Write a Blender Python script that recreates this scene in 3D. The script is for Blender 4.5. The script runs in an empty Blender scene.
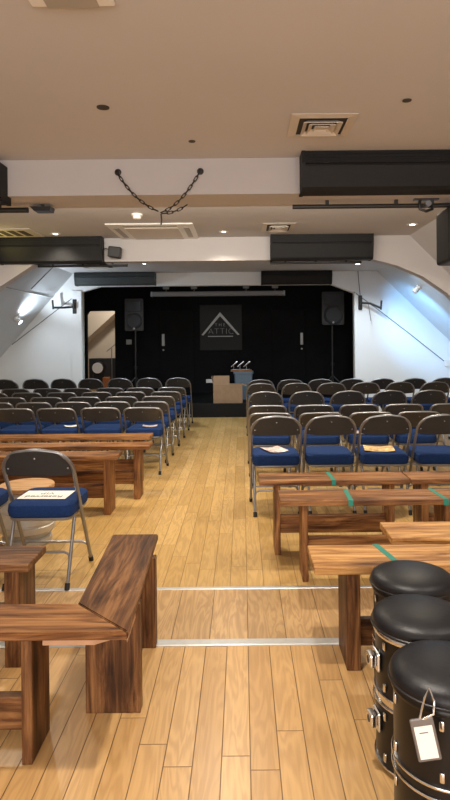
import bpy, bmesh, math, random
from mathutils import Vector, Matrix
from mathutils.geometry import tessellate_polygon

random.seed(7)
PI = math.pi
sc = bpy.context.scene
C = sc.collection

# ------------------------------------------------------------------ camera
EYE = 1.44
FPX = 600.0                       # focal length in pixels of a 450x800 frame
VPX, VPY = 242.0, 339.0           # principal point (lens is shifted)
ROLL = math.radians(0.55)
cam_d = bpy.data.cameras.new('camera')
cam = bpy.data.objects.new('camera', cam_d); C.objects.link(cam)
cam_d.sensor_width = 36.0
cam_d.lens = FPX / 800.0 * 36.0
cam_d.shift_x = (225.0 - VPX) / 800.0
cam_d.shift_y = (VPY - 400.0) / 800.0
cam_d.clip_start = 0.05
cam.location = (0, 0, EYE)
cam.rotation_euler = (Matrix.Rotation(ROLL, 3, 'Y') @ Matrix.Rotation(PI/2, 3, 'X')).to_euler()
sc.camera = cam

# ------------------------------------------------------------------ world, exposure
w = bpy.data.worlds.new('world'); sc.world = w; w.use_nodes = True
w.node_tree.nodes['Background'].inputs[0].default_value = (0.55, 0.6, 0.7, 1)
w.node_tree.nodes['Background'].inputs[1].default_value = 0.15
sc.view_settings.view_transform = 'Standard'
sc.view_settings.look = 'None'
sc.view_settings.gamma = 1.0
sc.view_settings.use_curve_mapping = False
sc.view_settings.exposure = 0.42

# ------------------------------------------------------------------ lamps of the room and added fill lights
WARM = (1.0, 0.91, 0.80)
WARM2 = (1.0, 0.90, 0.72)
COOL = (0.78, 0.90, 1.0)
BLUE = (0.22, 0.55, 1.0)
CEIL = 2.70
def spot(loc, target, energy, color, angle=110, blend=0.6, size=0.05):
    d = bpy.data.lights.new('lamp_light', 'SPOT'); d.energy = energy; d.color = color
    d.spot_size = math.radians(angle); d.spot_blend = blend; d.shadow_soft_size = size
    o = bpy.data.objects.new('lamp_light', d); C.objects.link(o); o.location = loc
    o.rotation_euler = (Vector(target) - Vector(loc)).to_track_quat('-Z', 'Y').to_euler()
    return o
def area(loc, target, energy, color, sx, sy):
    d = bpy.data.lights.new('lamp_light', 'AREA'); d.energy = energy; d.color = color
    d.shape = 'RECTANGLE'; d.size = sx; d.size_y = sy
    o = bpy.data.objects.new('lamp_light', d); C.objects.link(o); o.location = loc
    o.rotation_euler = (Vector(target) - Vector(loc)).to_track_quat('-Z', 'Y').to_euler()
    return o
# downlights: (x, y, energy, colour)
DOWN = [(-1.3, -0.6, 55, WARM), (1.3, -0.6, 55, WARM), (0.15, 2.12, 125, WARM),
        (-1.8, 2.0, 35, WARM), (1.7, 2.0, 45, WARM),
        (-1.95, 5.05, 90, WARM2), (-0.2, 5.05, 115, WARM2), (1.5, 5.05, 90, WARM2),
        (-2.18, 7.05, 60, WARM2), (-0.2, 7.02, 75, WARM2), (1.91, 6.68, 50, WARM2)]
for x, y, e, c in DOWN:
    spot((x, y, CEIL - 0.03), (x, y, 0), e, c, 130, 0.7, 0.06)
# added pale fill light behind the camera, lifts the ceiling and beams
area((0, -2.45, 1.35), (0, 6, 1.5), 138, (1.0, 0.95, 0.91), 5.0, 2.0)
# added wash that lifts the dark stage, has no fixture
spot((-.6, 8.9, 2.62), (-.6, 13.2, 1.2), 3, COOL, 100, .8, .1)
point_spots = [((-3.0, 6.9, 2.45), (-2.2, 7.0, 2.7), 5, (1.0, .82, .25))]  # added spot outside the view, for the yellow glow on the left ceiling
for a_, b_, e_, c_ in point_spots: spot(a_, b_, e_, c_, 150, .8, .05)
# added fill light hidden behind the near beam, brightens the ceiling beyond
area((-.3, 4.66, 2.56), (-.3, 7.2, 2.66), 44, (1.0, .93, .80), 4.2, .1)
COOLS = [(-1.6, 9.9, 110), (1.98, 10.2, 80), (-0.2, 9.5, 45)]
spot((2.33, 9.55, CEIL - .03), (2.55, 9.8, 1.5), 48, COOL, 120, .6, .05)
for x, y, e in COOLS:
    spot((x, y, CEIL - 0.03), (x, y + .2, 0), e, COOL, 140, 0.6, 0.06)

# ------------------------------------------------------------------ helpers
def at(px, py, Y):
    """pixel of the 450x800 frame -> world point at depth Y"""
    dx, dy = px - VPX, py - VPY
    s, c = math.sin(ROLL), math.cos(ROLL)
    u = dx * c - dy * s; v = dy * c + dx * s
    return Vector((u * Y / FPX, Y, EYE - v * Y / FPX))

def link_bm(name, bm, mat, parent=None, smooth=False, loc=None):
    me = bpy.data.meshes.new(name)
    bmesh.ops.recalc_face_normals(bm, faces=bm.faces[:])
    bm.to_mesh(me); bm.free()
    if mat is not None: me.materials.append(mat)
    if smooth:
        for p in me.polygons: p.use_smooth = True
        try: me.set_sharp_from_angle(angle=math.radians(38))
        except Exception: pass
    o = bpy.data.objects.new(name, me); C.objects.link(o)
    if parent is not None: o.parent = parent
    if loc is not None: o.location = loc
    return o

def tag(o, label, cat, group=None):
    o['label'] = label; o['category'] = cat
    if group: o['group'] = group
    return o
def struct(o):
    o['kind'] = 'structure'; return o
def thing(name, label, cat, loc=(0, 0, 0), rz=0, group=None):
    o = bpy.data.objects.new(name, None); C.objects.link(o)
    o.empty_display_size = 0.1
    o.location = loc; o.rotation_euler = (0, 0, rz)
    return tag(o, label, cat, group)
def dup(root, loc, rz, label, group=None):
    r = root.copy(); C.objects.link(r); r.location = loc; r.rotation_euler = (0, 0, rz)
    r['label'] = label
    if group: r['group'] = group
    for ch in list(root.children):
        c = ch.copy(); C.objects.link(c); c.parent = r
        for g in list(ch.children):
            d = g.copy(); C.objects.link(d); d.parent = c
    return r

def box(bm, x0, x1, y0, y1, z0, z1, bev=0.0, seg=2):
    r = bmesh.ops.create_cube(bm, size=1.0)
    vs = r['verts']
    for v in vs:
        v.co = Vector((x0 + (v.co.x + .5) * (x1 - x0), y0 + (v.co.y + .5) * (y1 - y0), z0 + (v.co.z + .5) * (z1 - z0)))
    if bev > 0:
        es = list({e for v in vs for e in v.link_edges})
        bmesh.ops.bevel(bm, geom=es, offset=bev, segments=seg, profile=0.5, affect='EDGES')
    return vs
def bx(*a, **k):
    bm = bmesh.new(); box(bm, *a, **k); return bm

def tube(bm, pts, r, n=10, closed=False, cap=True):
    pts = [Vector(p) for p in pts]
    m = len(pts); rings = []
    up = None
    for i in range(m):
        if closed: t = (pts[(i + 1) % m] - pts[i - 1])
        else: t = pts[min(i + 1, m - 1)] - pts[max(i - 1, 0)]
        t.normalize()
        if up is None:
            up = Vector((0, 0, 1)) if abs(t.z) < .9 else Vector((1, 0, 0))
        a = (up - t * up.dot(t)); a.normalize(); b = t.cross(a); up = a
        rr = r[i] if isinstance(r, (list, tuple)) else r
        rings.append([bm.verts.new(pts[i] + (a * math.cos(2 * PI * k / n) + b * math.sin(2 * PI * k / n)) * rr) for k in range(n)])
    for i in range(m if closed else m - 1):
        A, B = rings[i], rings[(i + 1) % m]
        for k in range(n):
            bm.faces.new((A[k], A[(k + 1) % n], B[(k + 1) % n], B[k]))
    if cap and not closed:
        bm.faces.new(rings[0][::-1]); bm.faces.new(rings[-1])
def tb(*a, **k):
    bm = bmesh.new(); tube(bm, *a, **k); return bm

def lathe(bm, prof, n=32, cx=0, cy=0):
    """prof: list of (r, z)"""
    rings = []
    for r, z in prof:
        if r < 1e-6: rings.append([bm.verts.new((cx, cy, z))])
        else: rings.append([bm.verts.new((cx + r * math.cos(2 * PI * k / n), cy + r * math.sin(2 * PI * k / n), z)) for k in range(n)])
    for A, B in zip(rings, rings[1:]):
        if len(A) == 1 and len(B) == 1: continue
        for k in range(n):
            k2 = (k + 1) % n
            if len(A) == 1: bm.faces.new((A[0], B[k2], B[k]))
            elif len(B) == 1: bm.faces.new((A[k], A[k2], B[0]))
            else: bm.faces.new((A[k], A[k2], B[k2], B[k]))
    if len(rings[0]) > 1: bm.faces.new(rings[0][::-1])
    if len(rings[-1]) > 1: bm.faces.new(rings[-1])
def lt(*a, **k):
    bm = bmesh.new(); lathe(bm, *a, **k); return bm

def prism(bm, poly, axis, a0, a1):
    """extrude a polygon: axis 'y' poly=(x,z); 'x' poly=(y,z); 'z' poly=(x,y)"""
    def P(p, a):
        if axis == 'y': return (p[0], a, p[1])
        if axis == 'x': return (a, p[0], p[1])
        return (p[0], p[1], a)
    A = [bm.verts.new(P(p, a0)) for p in poly]; B = [bm.verts.new(P(p, a1)) for p in poly]
    bm.faces.new(A); bm.faces.new(B[::-1])
    n = len(poly)
    for i in range(n): bm.faces.new((A[i], B[i], B[(i + 1) % n], A[(i + 1) % n]))
def pr(*a):
    bm = bmesh.new(); prism(bm, *a); return bm

def plate_y(poly, y0, y1):
    """concave outline in (x, z) extruded along y"""
    bm = bmesh.new()
    A = [bm.verts.new((x, y0, z)) for x, z in poly]; B = [bm.verts.new((x, y1, z)) for x, z in poly]
    n = len(poly)
    for i in range(n): bm.faces.new((A[i], B[i], B[(i + 1) % n], A[(i + 1) % n]))
    for a, b, c in tessellate_polygon([[Vector((x, z, 0)) for x, z in poly]]):
        bm.faces.new((A[a], A[b], A[c])); bm.faces.new((B[c], B[b], B[a]))
    return bm
def rrect(hx, hy, r, n=6):
    out = []
    for (sx, sy, a0) in ((1, 1, 0), (-1, 1, PI/2), (-1, -1, PI), (1, -1, 1.5 * PI)):
        for k in range(n + 1):
            a = a0 + PI / 2 * k / n
            out.append((sx * (hx - r) + r * math.cos(a), sy * (hy - r) + r * math.sin(a)))
    return out
def stack(bm, layers, cx=0, cy=0):
    """layers: (z, hx, hy, r) rounded rectangles skinned together"""
    rings = []
    for z, hx, hy, r in layers:
        rings.append([bm.verts.new((cx + x, cy + y, z)) for x, y in rrect(hx, hy, r)])
    n = len(rings[0])
    for A, B in zip(rings, rings[1:]):
        for k in range(n): bm.faces.new((A[k], A[(k + 1) % n], B[(k + 1) % n], B[k]))
    bm.faces.new(rings[0][::-1]); bm.faces.new(rings[-1])
def xf(bm, M):
    bmesh.ops.transform(bm, matrix=M, verts=bm.verts[:]); return bm

def text_mesh(name, body, size, mat, M, parent=None, ext=0.0006, spacing=1.0, off=0.0):
    cu = bpy.data.curves.new(name, 'FONT'); cu.body = body; cu.size = size; cu.extrude = ext; cu.offset = off
    cu.align_x = 'CENTER'; cu.align_y = 'CENTER'; cu.space_character = spacing
    t = bpy.data.objects.new(name, cu); C.objects.link(t)
    bpy.context.view_layer.update()
    dg = bpy.context.evaluated_depsgraph_get()
    me = bpy.data.meshes.new_from_object(t.evaluated_get(dg))
    bpy.data.objects.remove(t); bpy.data.curves.remove(cu)
    me.transform(M); me.materials.clear(); me.materials.append(mat)
    o = bpy.data.objects.new(name, me); C.objects.link(o)
    if parent is not None: o.parent = parent
    return o

# ------------------------------------------------------------------ materials
def mat(name, col, rough=0.5, metal=0.0, spec=0.5, noise=0.0, nscale=8.0, bump=0.0, emit=None, estr=0, coat=0.0):
    m = bpy.data.materials.new(name); m.use_nodes = True
    nt = m.node_tree; b = nt.nodes['Principled BSDF']
    b.inputs['Base Color'].default_value = (*col, 1); b.inputs['Roughness'].default_value = rough
    b.inputs['Metallic'].default_value = metal; b.inputs['Specular IOR Level'].default_value = spec
    if coat: b.inputs['Coat Weight'].default_value = coat; b.inputs['Coat Roughness'].default_value = 0.15
    if emit: b.inputs['Emission Color'].default_value = (*emit, 1); b.inputs['Emission Strength'].default_value = estr
    if noise or bump:
        tc = nt.nodes.new('ShaderNodeTexCoord'); nz = nt.nodes.new('ShaderNodeTexNoise')
        nz.inputs['Scale'].default_value = nscale; nz.inputs['Detail'].default_value = 5
        nt.links.new(tc.outputs['Object'], nz.inputs['Vector'])
        if noise:
            rp = nt.nodes.new('ShaderNodeValToRGB')
            rp.color_ramp.elements[0].position = .3; rp.color_ramp.elements[1].position = .7
            rp.color_ramp.elements[0].color = (*[c * (1 - noise) for c in col], 1)
            rp.color_ramp.elements[1].color = (*[min(1, c * (1 + noise)) for c in col], 1)
            nt.links.new(nz.outputs['Fac'], rp.inputs[0]); nt.links.new(rp.outputs[0], b.inputs['Base Color'])
        if bump:
            bp = nt.nodes.new('ShaderNodeBump'); bp.inputs['Strength'].default_value = bump; bp.inputs['Distance'].default_value = 0.01
            nt.links.new(nz.outputs['Fac'], bp.inputs['Height']); nt.links.new(bp.outputs[0], b.inputs['Normal'])
    return m

def wood_mat(name, dark, mid, light, axis='x', rough=0.52, scale=1.0, knots=True):
    m = bpy.data.materials.new(name); m.use_nodes = True
    nt = m.node_tree; N = nt.nodes; L = nt.links; b = N['Principled BSDF']
    tc = N.new('ShaderNodeTexCoord'); oi = N.new('ShaderNodeObjectInfo')
    vm = N.new('ShaderNodeVectorMath'); vm.operation = 'ADD'
    cmb = N.new('ShaderNodeCombineXYZ')
    ml = N.new('ShaderNodeMath'); ml.operation = 'MULTIPLY'; ml.inputs[1].default_value = 37.0
    L.new(oi.outputs['Random'], ml.inputs[0])
    for k in range(3): L.new(ml.outputs[0], cmb.inputs[k])
    L.new(tc.outputs['Object'], vm.inputs[0]); L.new(cmb.outputs[0], vm.inputs[1])
    mp = N.new('ShaderNodeMapping')
    s = {'x': (1.3, 11, 11), 'y': (11, 1.3, 11), 'z': (11, 11, 1.3)}[axis]
    mp.inputs['Scale'].default_value = tuple(v * scale for v in s)
    L.new(vm.outputs[0], mp.inputs['Vector'])
    n1 = N.new('ShaderNodeTexNoise'); n1.inputs['Scale'].default_value = 1.6; n1.inputs['Detail'].default_value = 8
    n1.inputs['Roughness'].default_value = .62; n1.inputs['Distortion'].default_value = 1.1
    L.new(mp.outputs[0], n1.inputs['Vector'])
    mp2 = N.new('ShaderNodeMapping'); s2 = {'x': (3, 90, 90), 'y': (90, 3, 90), 'z': (90, 90, 3)}[axis]
    mp2.inputs['Scale'].default_value = s2; L.new(vm.outputs[0], mp2.inputs['Vector'])
    n2 = N.new('ShaderNodeTexNoise'); n2.inputs['Scale'].default_value = 1.0; n2.inputs['Detail'].default_value = 4
    L.new(mp2.outputs[0], n2.inputs['Vector'])
    mx = N.new('ShaderNodeMix'); mx.data_type = 'FLOAT'; mx.inputs[0].default_value = .3
    L.new(n1.outputs['Fac'], mx.inputs[2]); L.new(n2.outputs['Fac'], mx.inputs[3])
    rp = N.new('ShaderNodeValToRGB'); e = rp.color_ramp.elements
    e[0].position = .38; e[0].color = (*dark, 1); e[1].position = .62; e[1].color = (*light, 1)
    q = e.new(.49); q.color = (*mid, 1)
    L.new(mx.outputs[0], rp.inputs[0])
    col = rp.outputs[0]
    if knots:
        mp3 = N.new('ShaderNodeMapping'); s3 = {'x': (2.2, 5, 5), 'y': (5, 2.2, 5), 'z': (5, 5, 2.2)}[axis]
        mp3.inputs['Scale'].default_value = s3; L.new(vm.outputs[0], mp3.inputs['Vector'])
        vo = N.new('ShaderNodeTexVoronoi'); vo.inputs['Scale'].default_value = .9
        L.new(mp3.outputs[0], vo.inputs['Vector'])
        r2 = N.new('ShaderNodeValToRGB'); r2.color_ramp.elements[0].position = .05; r2.color_ramp.elements[0].color = (.25, .2, .17, 1)
        r2.color_ramp.elements[1].position = .34; r2.color_ramp.elements[1].color = (1, 1, 1, 1)
        L.new(vo.outputs['Distance'], r2.inputs[0])
        mm = N.new('ShaderNodeMix'); mm.data_type = 'RGBA'; mm.blend_type = 'MULTIPLY'; mm.inputs[0].default_value = 1
        L.new(col, mm.inputs[6]); L.new(r2.outputs[0], mm.inputs[7]); col = mm.outputs[2]
    L.new(col, b.inputs['Base Color'])
    b.inputs['Roughness'].default_value = rough; b.inputs['Specular IOR Level'].default_value = .3
    bp = N.new('ShaderNodeBump'); bp.inputs['Strength'].default_value = .25; bp.inputs['Distance'].default_value = .004
    L.new(n2.outputs['Fac'], bp.inputs['Height']); L.new(bp.outputs[0], b.inputs['Normal'])
    return m

def floor_mat(name, c1, c2, gcol, width=1.15, row=0.0985, rough=0.33, grain=1.0, seam=0.35):
    m = bpy.data.materials.new(name); m.use_nodes = True
    nt = m.node_tree; N = nt.nodes; L = nt.links; b = N['Principled BSDF']
    tc = N.new('ShaderNodeTexCoord'); sp = N.new('ShaderNodeSeparateXYZ'); cb = N.new('ShaderNodeCombineXYZ')
    L.new(tc.outputs['Object'], sp.inputs[0])
    L.new(sp.outputs['Y'], cb.inputs['X']); L.new(sp.outputs['X'], cb.inputs['Y'])
    def mth(op, a, b=None):
        n = N.new('ShaderNodeMath'); n.operation = op
        for k, v in enumerate((a, b)):
            if v is None: continue
            if isinstance(v, (int, float)): n.inputs[k].default_value = v
            else: L.new(v, n.inputs[k])
        return n.outputs[0]
    fx = mth('DIVIDE', mth('SUBTRACT', sp.outputs['X'], .015), row)
    ri = mth('FLOOR', fx)
    wn = N.new('ShaderNodeTexWhiteNoise'); wn.noise_dimensions = '1D'; L.new(ri, wn.inputs['W'])
    fy = mth('ADD', mth('DIVIDE', sp.outputs['Y'], width), mth('MULTIPLY', wn.outputs['Value'], 7.31))
    ci = mth('FLOOR', fy)
    idv = N.new('ShaderNodeCombineXYZ'); L.new(ri, idv.inputs['X']); L.new(ci, idv.inputs['Y'])
    wn2 = N.new('ShaderNodeTexWhiteNoise'); wn2.noise_dimensions = '2D'; L.new(idv.outputs[0], wn2.inputs['Vector'])
    rnd = wn2.outputs['Value']
    ex = mth('MULTIPLY', mth('SUBTRACT', .5, mth('ABSOLUTE', mth('SUBTRACT', mth('FRACT', fx), .5))), row)
    ey = mth('MULTIPLY', mth('SUBTRACT', .5, mth('ABSOLUTE', mth('SUBTRACT', mth('FRACT', fy), .5))), width)
    edge = N.new('ShaderNodeMapRange'); edge.inputs['From Min'].default_value = .0008; edge.inputs['From Max'].default_value = .0024
    edge.inputs['To Min'].default_value = 1; edge.inputs['To Max'].default_value = 0
    L.new(mth('MINIMUM', ex, ey), edge.inputs['Value'])
    seamf = edge.outputs[0]
    # grain, offset per plank
    ml = N.new('ShaderNodeMath'); ml.operation = 'MULTIPLY'; ml.inputs[1].default_value = 23.0
    L.new(rnd, ml.inputs[0])
    cz = N.new('ShaderNodeCombineXYZ'); L.new(ml.outputs[0], cz.inputs['Z']); L.new(ml.outputs[0], cz.inputs['X'])
    va = N.new('ShaderNodeVectorMath'); va.operation = 'ADD'
    L.new(tc.outputs['Object'], va.inputs[0]); L.new(cz.outputs[0], va.inputs[1])
    mp = N.new('ShaderNodeMapping'); mp.inputs['Scale'].default_value = (9, 1.1, 1); L.new(va.outputs[0], mp.inputs['Vector'])
    n1 = N.new('ShaderNodeTexNoise'); n1.inputs['Scale'].default_value = 1.3; n1.inputs['Detail'].default_value = 3; n1.inputs['Distortion'].default_value = .6
    L.new(mp.outputs[0], n1.inputs['Vector'])
    # ring lines from the noise field
    mr = N.new('ShaderNodeMath'); mr.operation = 'MULTIPLY'; mr.inputs[1].default_value = 55.0; L.new(n1.outputs['Fac'], mr.inputs[0])
    sn = N.new('ShaderNodeMath'); sn.operation = 'SINE'; L.new(mr.outputs[0], sn.inputs[0])
    sr = N.new('ShaderNodeMapRange'); sr.inputs['From Min'].default_value = -1; sr.inputs['From Max'].default_value = 1
    L.new(sn.outputs[0], sr.inputs['Value'])
    mp2 = N.new('ShaderNodeMapping'); mp2.inputs['Scale'].default_value = (120, 6, 1); L.new(va.outputs[0], mp2.inputs['Vector'])
    n2 = N.new('ShaderNodeTexNoise'); n2.inputs['Scale'].default_value = 1; n2.inputs['Detail'].default_value = 3; L.new(mp2.outputs[0], n2.inputs['Vector'])
    av = N.new('ShaderNodeMix'); av.data_type = 'FLOAT'; av.inputs[0].default_value = .55
    L.new(sr.outputs[0], av.inputs[2]); L.new(n2.outputs['Fac'], av.inputs[3])
    base = N.new('ShaderNodeMix'); base.data_type = 'RGBA'
    base.inputs[6].default_value = (*c1, 1); base.inputs[7].default_value = (*c2, 1)
    L.new(rnd, base.inputs[0])
    gf = N.new('ShaderNodeMapRange'); gf.inputs['From Min'].default_value = .25; gf.inputs['From Max'].default_value = .75
    gf.inputs['To Min'].default_value = .55 * grain; gf.inputs['To Max'].default_value = 0
    L.new(av.outputs[0], gf.inputs['Value'])
    g = N.new('ShaderNodeMix'); g.data_type = 'RGBA'; g.inputs[7].default_value = (*gcol, 1)
    L.new(gf.outputs[0], g.inputs[0]); L.new(base.outputs[2], g.inputs[6])
    sm = N.new('ShaderNodeMix'); sm.data_type = 'RGBA'; sm.inputs[7].default_value = tuple(c * seam for c in gcol) + (1,)
    L.new(seamf, sm.inputs[0]); L.new(g.outputs[2], sm.inputs[6])
    L.new(sm.outputs[2], b.inputs['Base Color'])
    b.inputs['Roughness'].default_value = rough
    bp = N.new('ShaderNodeBump'); bp.invert = True; bp.inputs['Strength'].default_value = .3; bp.inputs['Distance'].default_value = .003
    L.new(seamf, bp.inputs['Height']); L.new(bp.outputs[0], b.inputs['Normal'])
    return m

M = {}
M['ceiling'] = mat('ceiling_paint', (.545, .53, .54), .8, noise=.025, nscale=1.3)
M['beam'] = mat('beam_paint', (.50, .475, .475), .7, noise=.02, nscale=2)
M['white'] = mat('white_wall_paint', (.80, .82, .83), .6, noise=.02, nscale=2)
M['slope'] = mat('gloss_slope_paint', (.58, .60, .62), .28, noise=.03, nscale=3)
M['knee'] = mat('side_wall_paint', (.75, .72, .68), .7)
M['black'] = mat('stage_black', (.0035, .0035, .0045), .8, spec=.2, noise=.3, nscale=4)
M['stagefloor'] = mat('stage_floor_black', (.004, .004, .0045), .6, spec=.25, noise=.3, nscale=6)
M['baffle'] = mat('black_panel', (.012, .012, .013), .6, spec=.25, noise=.15, nscale=30)
M['bafflegrey'] = mat('grey_green_panel', (.03, .04, .045), .55, noise=.15, nscale=30)
M['blackmetal'] = mat('black_metal', (.012, .012, .013), .4)
M['plastic'] = mat('black_plastic', (.015, .015, .017), .5)
M['grille'] = mat('speaker_grille', (.03, .035, .045), .6, noise=.4, nscale=200)
M['steel'] = mat('chair_steel', (.28, .28, .29), .38, metal=.85)
M['chairmetal'] = mat('chair_back_grey', (.034, .035, .039), .5, metal=.2, noise=.08, nscale=20)
M['chairmetal2'] = mat('chair_back_taupe', (.058, .055, .053), .5, metal=.2, noise=.08, nscale=20)
M['fabric'] = mat('blue_seat_fabric', (.008, .027, .10), .9, noise=.18, nscale=90, bump=.3, spec=.2)
M['rubber'] = mat('black_rubber', (.012, .012, .012), .7)
M['alu'] = mat('aluminium_strip', (.50, .50, .49), .4, metal=.5, noise=.06, nscale=30)
M['chrome'] = mat('chrome', (.72, .73, .75), .16, metal=1)
M['paper'] = mat('white_paper', (.85, .84, .78), .7)
M['ink'] = mat('dark_ink', (.05, .05, .06), .7)
M['teal'] = mat('teal_tape', (.012, .20, .145), .55)
M['vinyl'] = mat('black_vinyl', (.006, .006, .008), .42, spec=.4, noise=.15, nscale=60, bump=.08)
M['shell'] = mat('drum_shell_black', (.007, .006, .006), .35, spec=.35)
M['steelkeg'] = mat('brushed_keg_steel', (.55, .54, .52), .45, metal=.6, noise=.05, nscale=20)
M['ventwhite'] = mat('vent_paint', (.60, .54, .47), .5)
M['ventdark'] = mat('vent_dark', (.05, .042, .035), .8)
M['slotgrey'] = mat('slot_grey', (.38, .35, .31), .5)
M['plasticwhite'] = mat('white_plastic', (.78, .76, .72), .4)
M['chain'] = mat('dark_iron_chain', (.06, .055, .05), .45, metal=.8)
M['card'] = mat('brown_cardboard', (.30, .19, .11), .8, noise=.08, nscale=12)
M['tub'] = mat('blue_grey_plastic', (.10, .14, .18), .5)
M['logo'] = mat('logo_silver', (.32, .33, .34), .5, metal=.3)
M['board'] = mat('logo_board_black', (.009, .010, .011), .6, spec=.3)
M['greycase'] = mat('grey_screen_case', (.16, .16, .17), .5)
M['plate'] = mat('grey_plate', (.22, .23, .24), .4, metal=.5)
M['lens'] = mat('lit_lamp_lens', (1, 1, 1), .4, emit=(1, .93, .8), estr=9)
M['lenscool'] = mat('lit_cool_lens', (1, 1, 1), .4, emit=(.85, .93, 1), estr=9)
M['beige'] = mat('backstage_wall_paint', (.60, .52, .42), .8)
M['orange'] = mat('orange_wood', (.45, .16, .05), .5)
M['drumhead'] = mat('white_drumhead', (.8, .8, .8), .5)
M['leaflet'] = mat('printed_leaflet', (.55, .36, .16), .6, noise=.75, nscale=22)
M['leaflet2'] = mat('printed_white_leaflet', (.55, .42, .40), .6, noise=.7, nscale=24)
M['cardframe'] = mat('grey_card_sleeve', (.16, .14, .13), .4)
M['foot_wood'] = None
M['floor_front'] = floor_mat('front_floor_boards', (.50, .29, .11), (.61, .375, .155), (.31, .16, .055), grain=.7)
M['floor_mid'] = floor_mat('middle_floor_boards', (.46, .29, .13), (.55, .35, .165), (.26, .14, .055), width=3.1, row=.185, grain=1.0)
M['floor_rear'] = floor_mat('rear_floor_boards', (.46, .278, .092), (.61, .39, .15), (.30, .17, .05), width=1.0, row=.0985, rough=.36, grain=.8, seam=.6)
DK = ((.030, .010, .003), (.115, .045, .014), (.27, .125, .045))
GD = ((.16, .06, .016), (.40, .19, .055), (.62, .35, .13))
MD = ((.055, .018, .005), (.19, .075, .022), (.38, .18, .062))
for nm, cs in (('dk', DK), ('gd', GD), ('md', MD)):
    for ax in 'xyz':
        M[nm + ax] = wood_mat('reclaimed_wood_%s_%s' % (nm, ax), *cs, axis=ax)
M['palewood'] = mat('pale_new_wood', (.52, .30, .17), .6, noise=.1, nscale=14)
M['disc'] = wood_mat('keg_top_wood', (.25, .12, .05), (.5, .28, .12), (.62, .38, .18), 'x', .45, knots=False)

# ------------------------------------------------------------------ room shell
Y0, YW, YS = -2.6, 11.30, 13.2        # rear wall, stage wall, stage back wall
LXC, RXC = -3.17, 2.55                # where slopes meet the ceiling
LXK, RXK = -4.75, 3.95                # knee walls
LZK = CEIL - (LXC - LXK) * 1.13 ; LZK = CEIL - (-LXK + LXC) * 1.13
RZK = CEIL - (RXK - RXC) * 0.977
def shell(name, poly, y0, y1, m, axis='y'):
    return struct(link_bm(name, pr(poly, axis, y0, y1), m))
B1, B2 = 4.18, 7.40                  # near faces of the two beams
S1, S2 = 2.845, 3.47                  # metal strips across the floor
shell('floor', [(LXK - .1, -.08), (RXK + .1, -.08), (RXK + .1, 0), (LXK - .1, 0)], Y0 - .1, S1, M['floor_front'])
shell('floor', [(LXK - .1, -.08), (RXK + .1, -.08), (RXK + .1, 0), (LXK - .1, 0)], S1, S2, M['floor_mid'])
shell('floor', [(LXK - .1, -.08), (RXK + .1, -.08), (RXK + .1, 0), (LXK - .1, 0)], S2, YW + .2, M['floor_rear'])
bm = bmesh.new(); prism(bm, [(S1 - .03, 0), (S1 + .03, 0), (S1 + .03, .004), (S1 - .022, .005), (S1 - .03, .003)], 'x', LXK, RXK)
struct(link_bm('trim_1', bm, M['alu']))
bm = bmesh.new(); prism(bm, [(S2 - .016, 0), (S2 + .016, 0), (S2 + .012, .004), (S2 - .012, .004)], 'x', LXK, RXK)
struct(link_bm('trim_2', bm, M['alu']))
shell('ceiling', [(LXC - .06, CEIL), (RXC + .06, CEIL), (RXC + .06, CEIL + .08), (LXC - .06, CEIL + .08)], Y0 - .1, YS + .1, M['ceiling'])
t = .08
shell('wall_left', [(LXK - .1, -.08), (LXK, -.08), (LXK, LZK), (LXK - .1, LZK)], Y0, YS, M['knee'])
shell('wall_right', [(RXK, -.08), (RXK + .1, -.08), (RXK + .1, RZK), (RXK, RZK)], Y0, YS, M['knee'])
shell('wall_left_slope', [(LXK, LZK), (LXC, CEIL), (LXC - .06, CEIL + .08), (LXK - .1, LZK + .02)], Y0, YS, M['slope'])
shell('wall_right_slope', [(RXK, RZK), (RXC, CEIL), (RXC + .06, CEIL + .08), (RXK + .1, RZK + .02)], Y0, YS, M['slope'])
room = [(LXK - .1, -.08), (RXK + .1, -.08), (RXK + .1, RZK + .05), (RXC + .06, CEIL + .08), (LXC - .06, CEIL + .08), (LXK - .1, LZK + .05)]
shell('wall_rear', room, Y0 - .1, Y0, M['knee'])
# battens that break the slopes into panels
def batten(name, x, z, y0, y1, sgn):
    p = [Vector((x, y0, z)), Vector((x, y1, z))]
    return struct(link_bm(name, tb(p, .009, 6), M['white']))
zb = 2.25
batten('trim_3', LXC - (CEIL - zb) / 1.13 + .006, zb, 7.74, YW, 1)
shell('wall_right_slope', [(2.08, 2.70), (RXC, CEIL), (RXK, RZK), (RXK, .83)], B1 + .41, B2 - .001, M['ceiling'])

# beams: flat soffit with haunches that run down under the slopes
ZB = 2.45
def beam(name, y0, y1, zb=2.45):
    out = [(LXK, 0), (LXK, LZK), (LXC, CEIL), (RXC, CEIL), (RXK, RZK), (RXK, 0)]
    inn = [(RXK - .3, 0), (RXK - .3, .85), (2.54, 1.98), (2.24, 2.19), (1.92, 2.33), (1.62, zb), (-2.52, zb), (-3.0, 2.10), (LXK + .3, .80), (LXK + .3, 0)]
    bm = plate_y(out + inn, y0, y1)
    return struct(link_bm(name, bm, M['beam']))
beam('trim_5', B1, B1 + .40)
beam('trim_6', B2, B2 + .16, 2.41)

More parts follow.
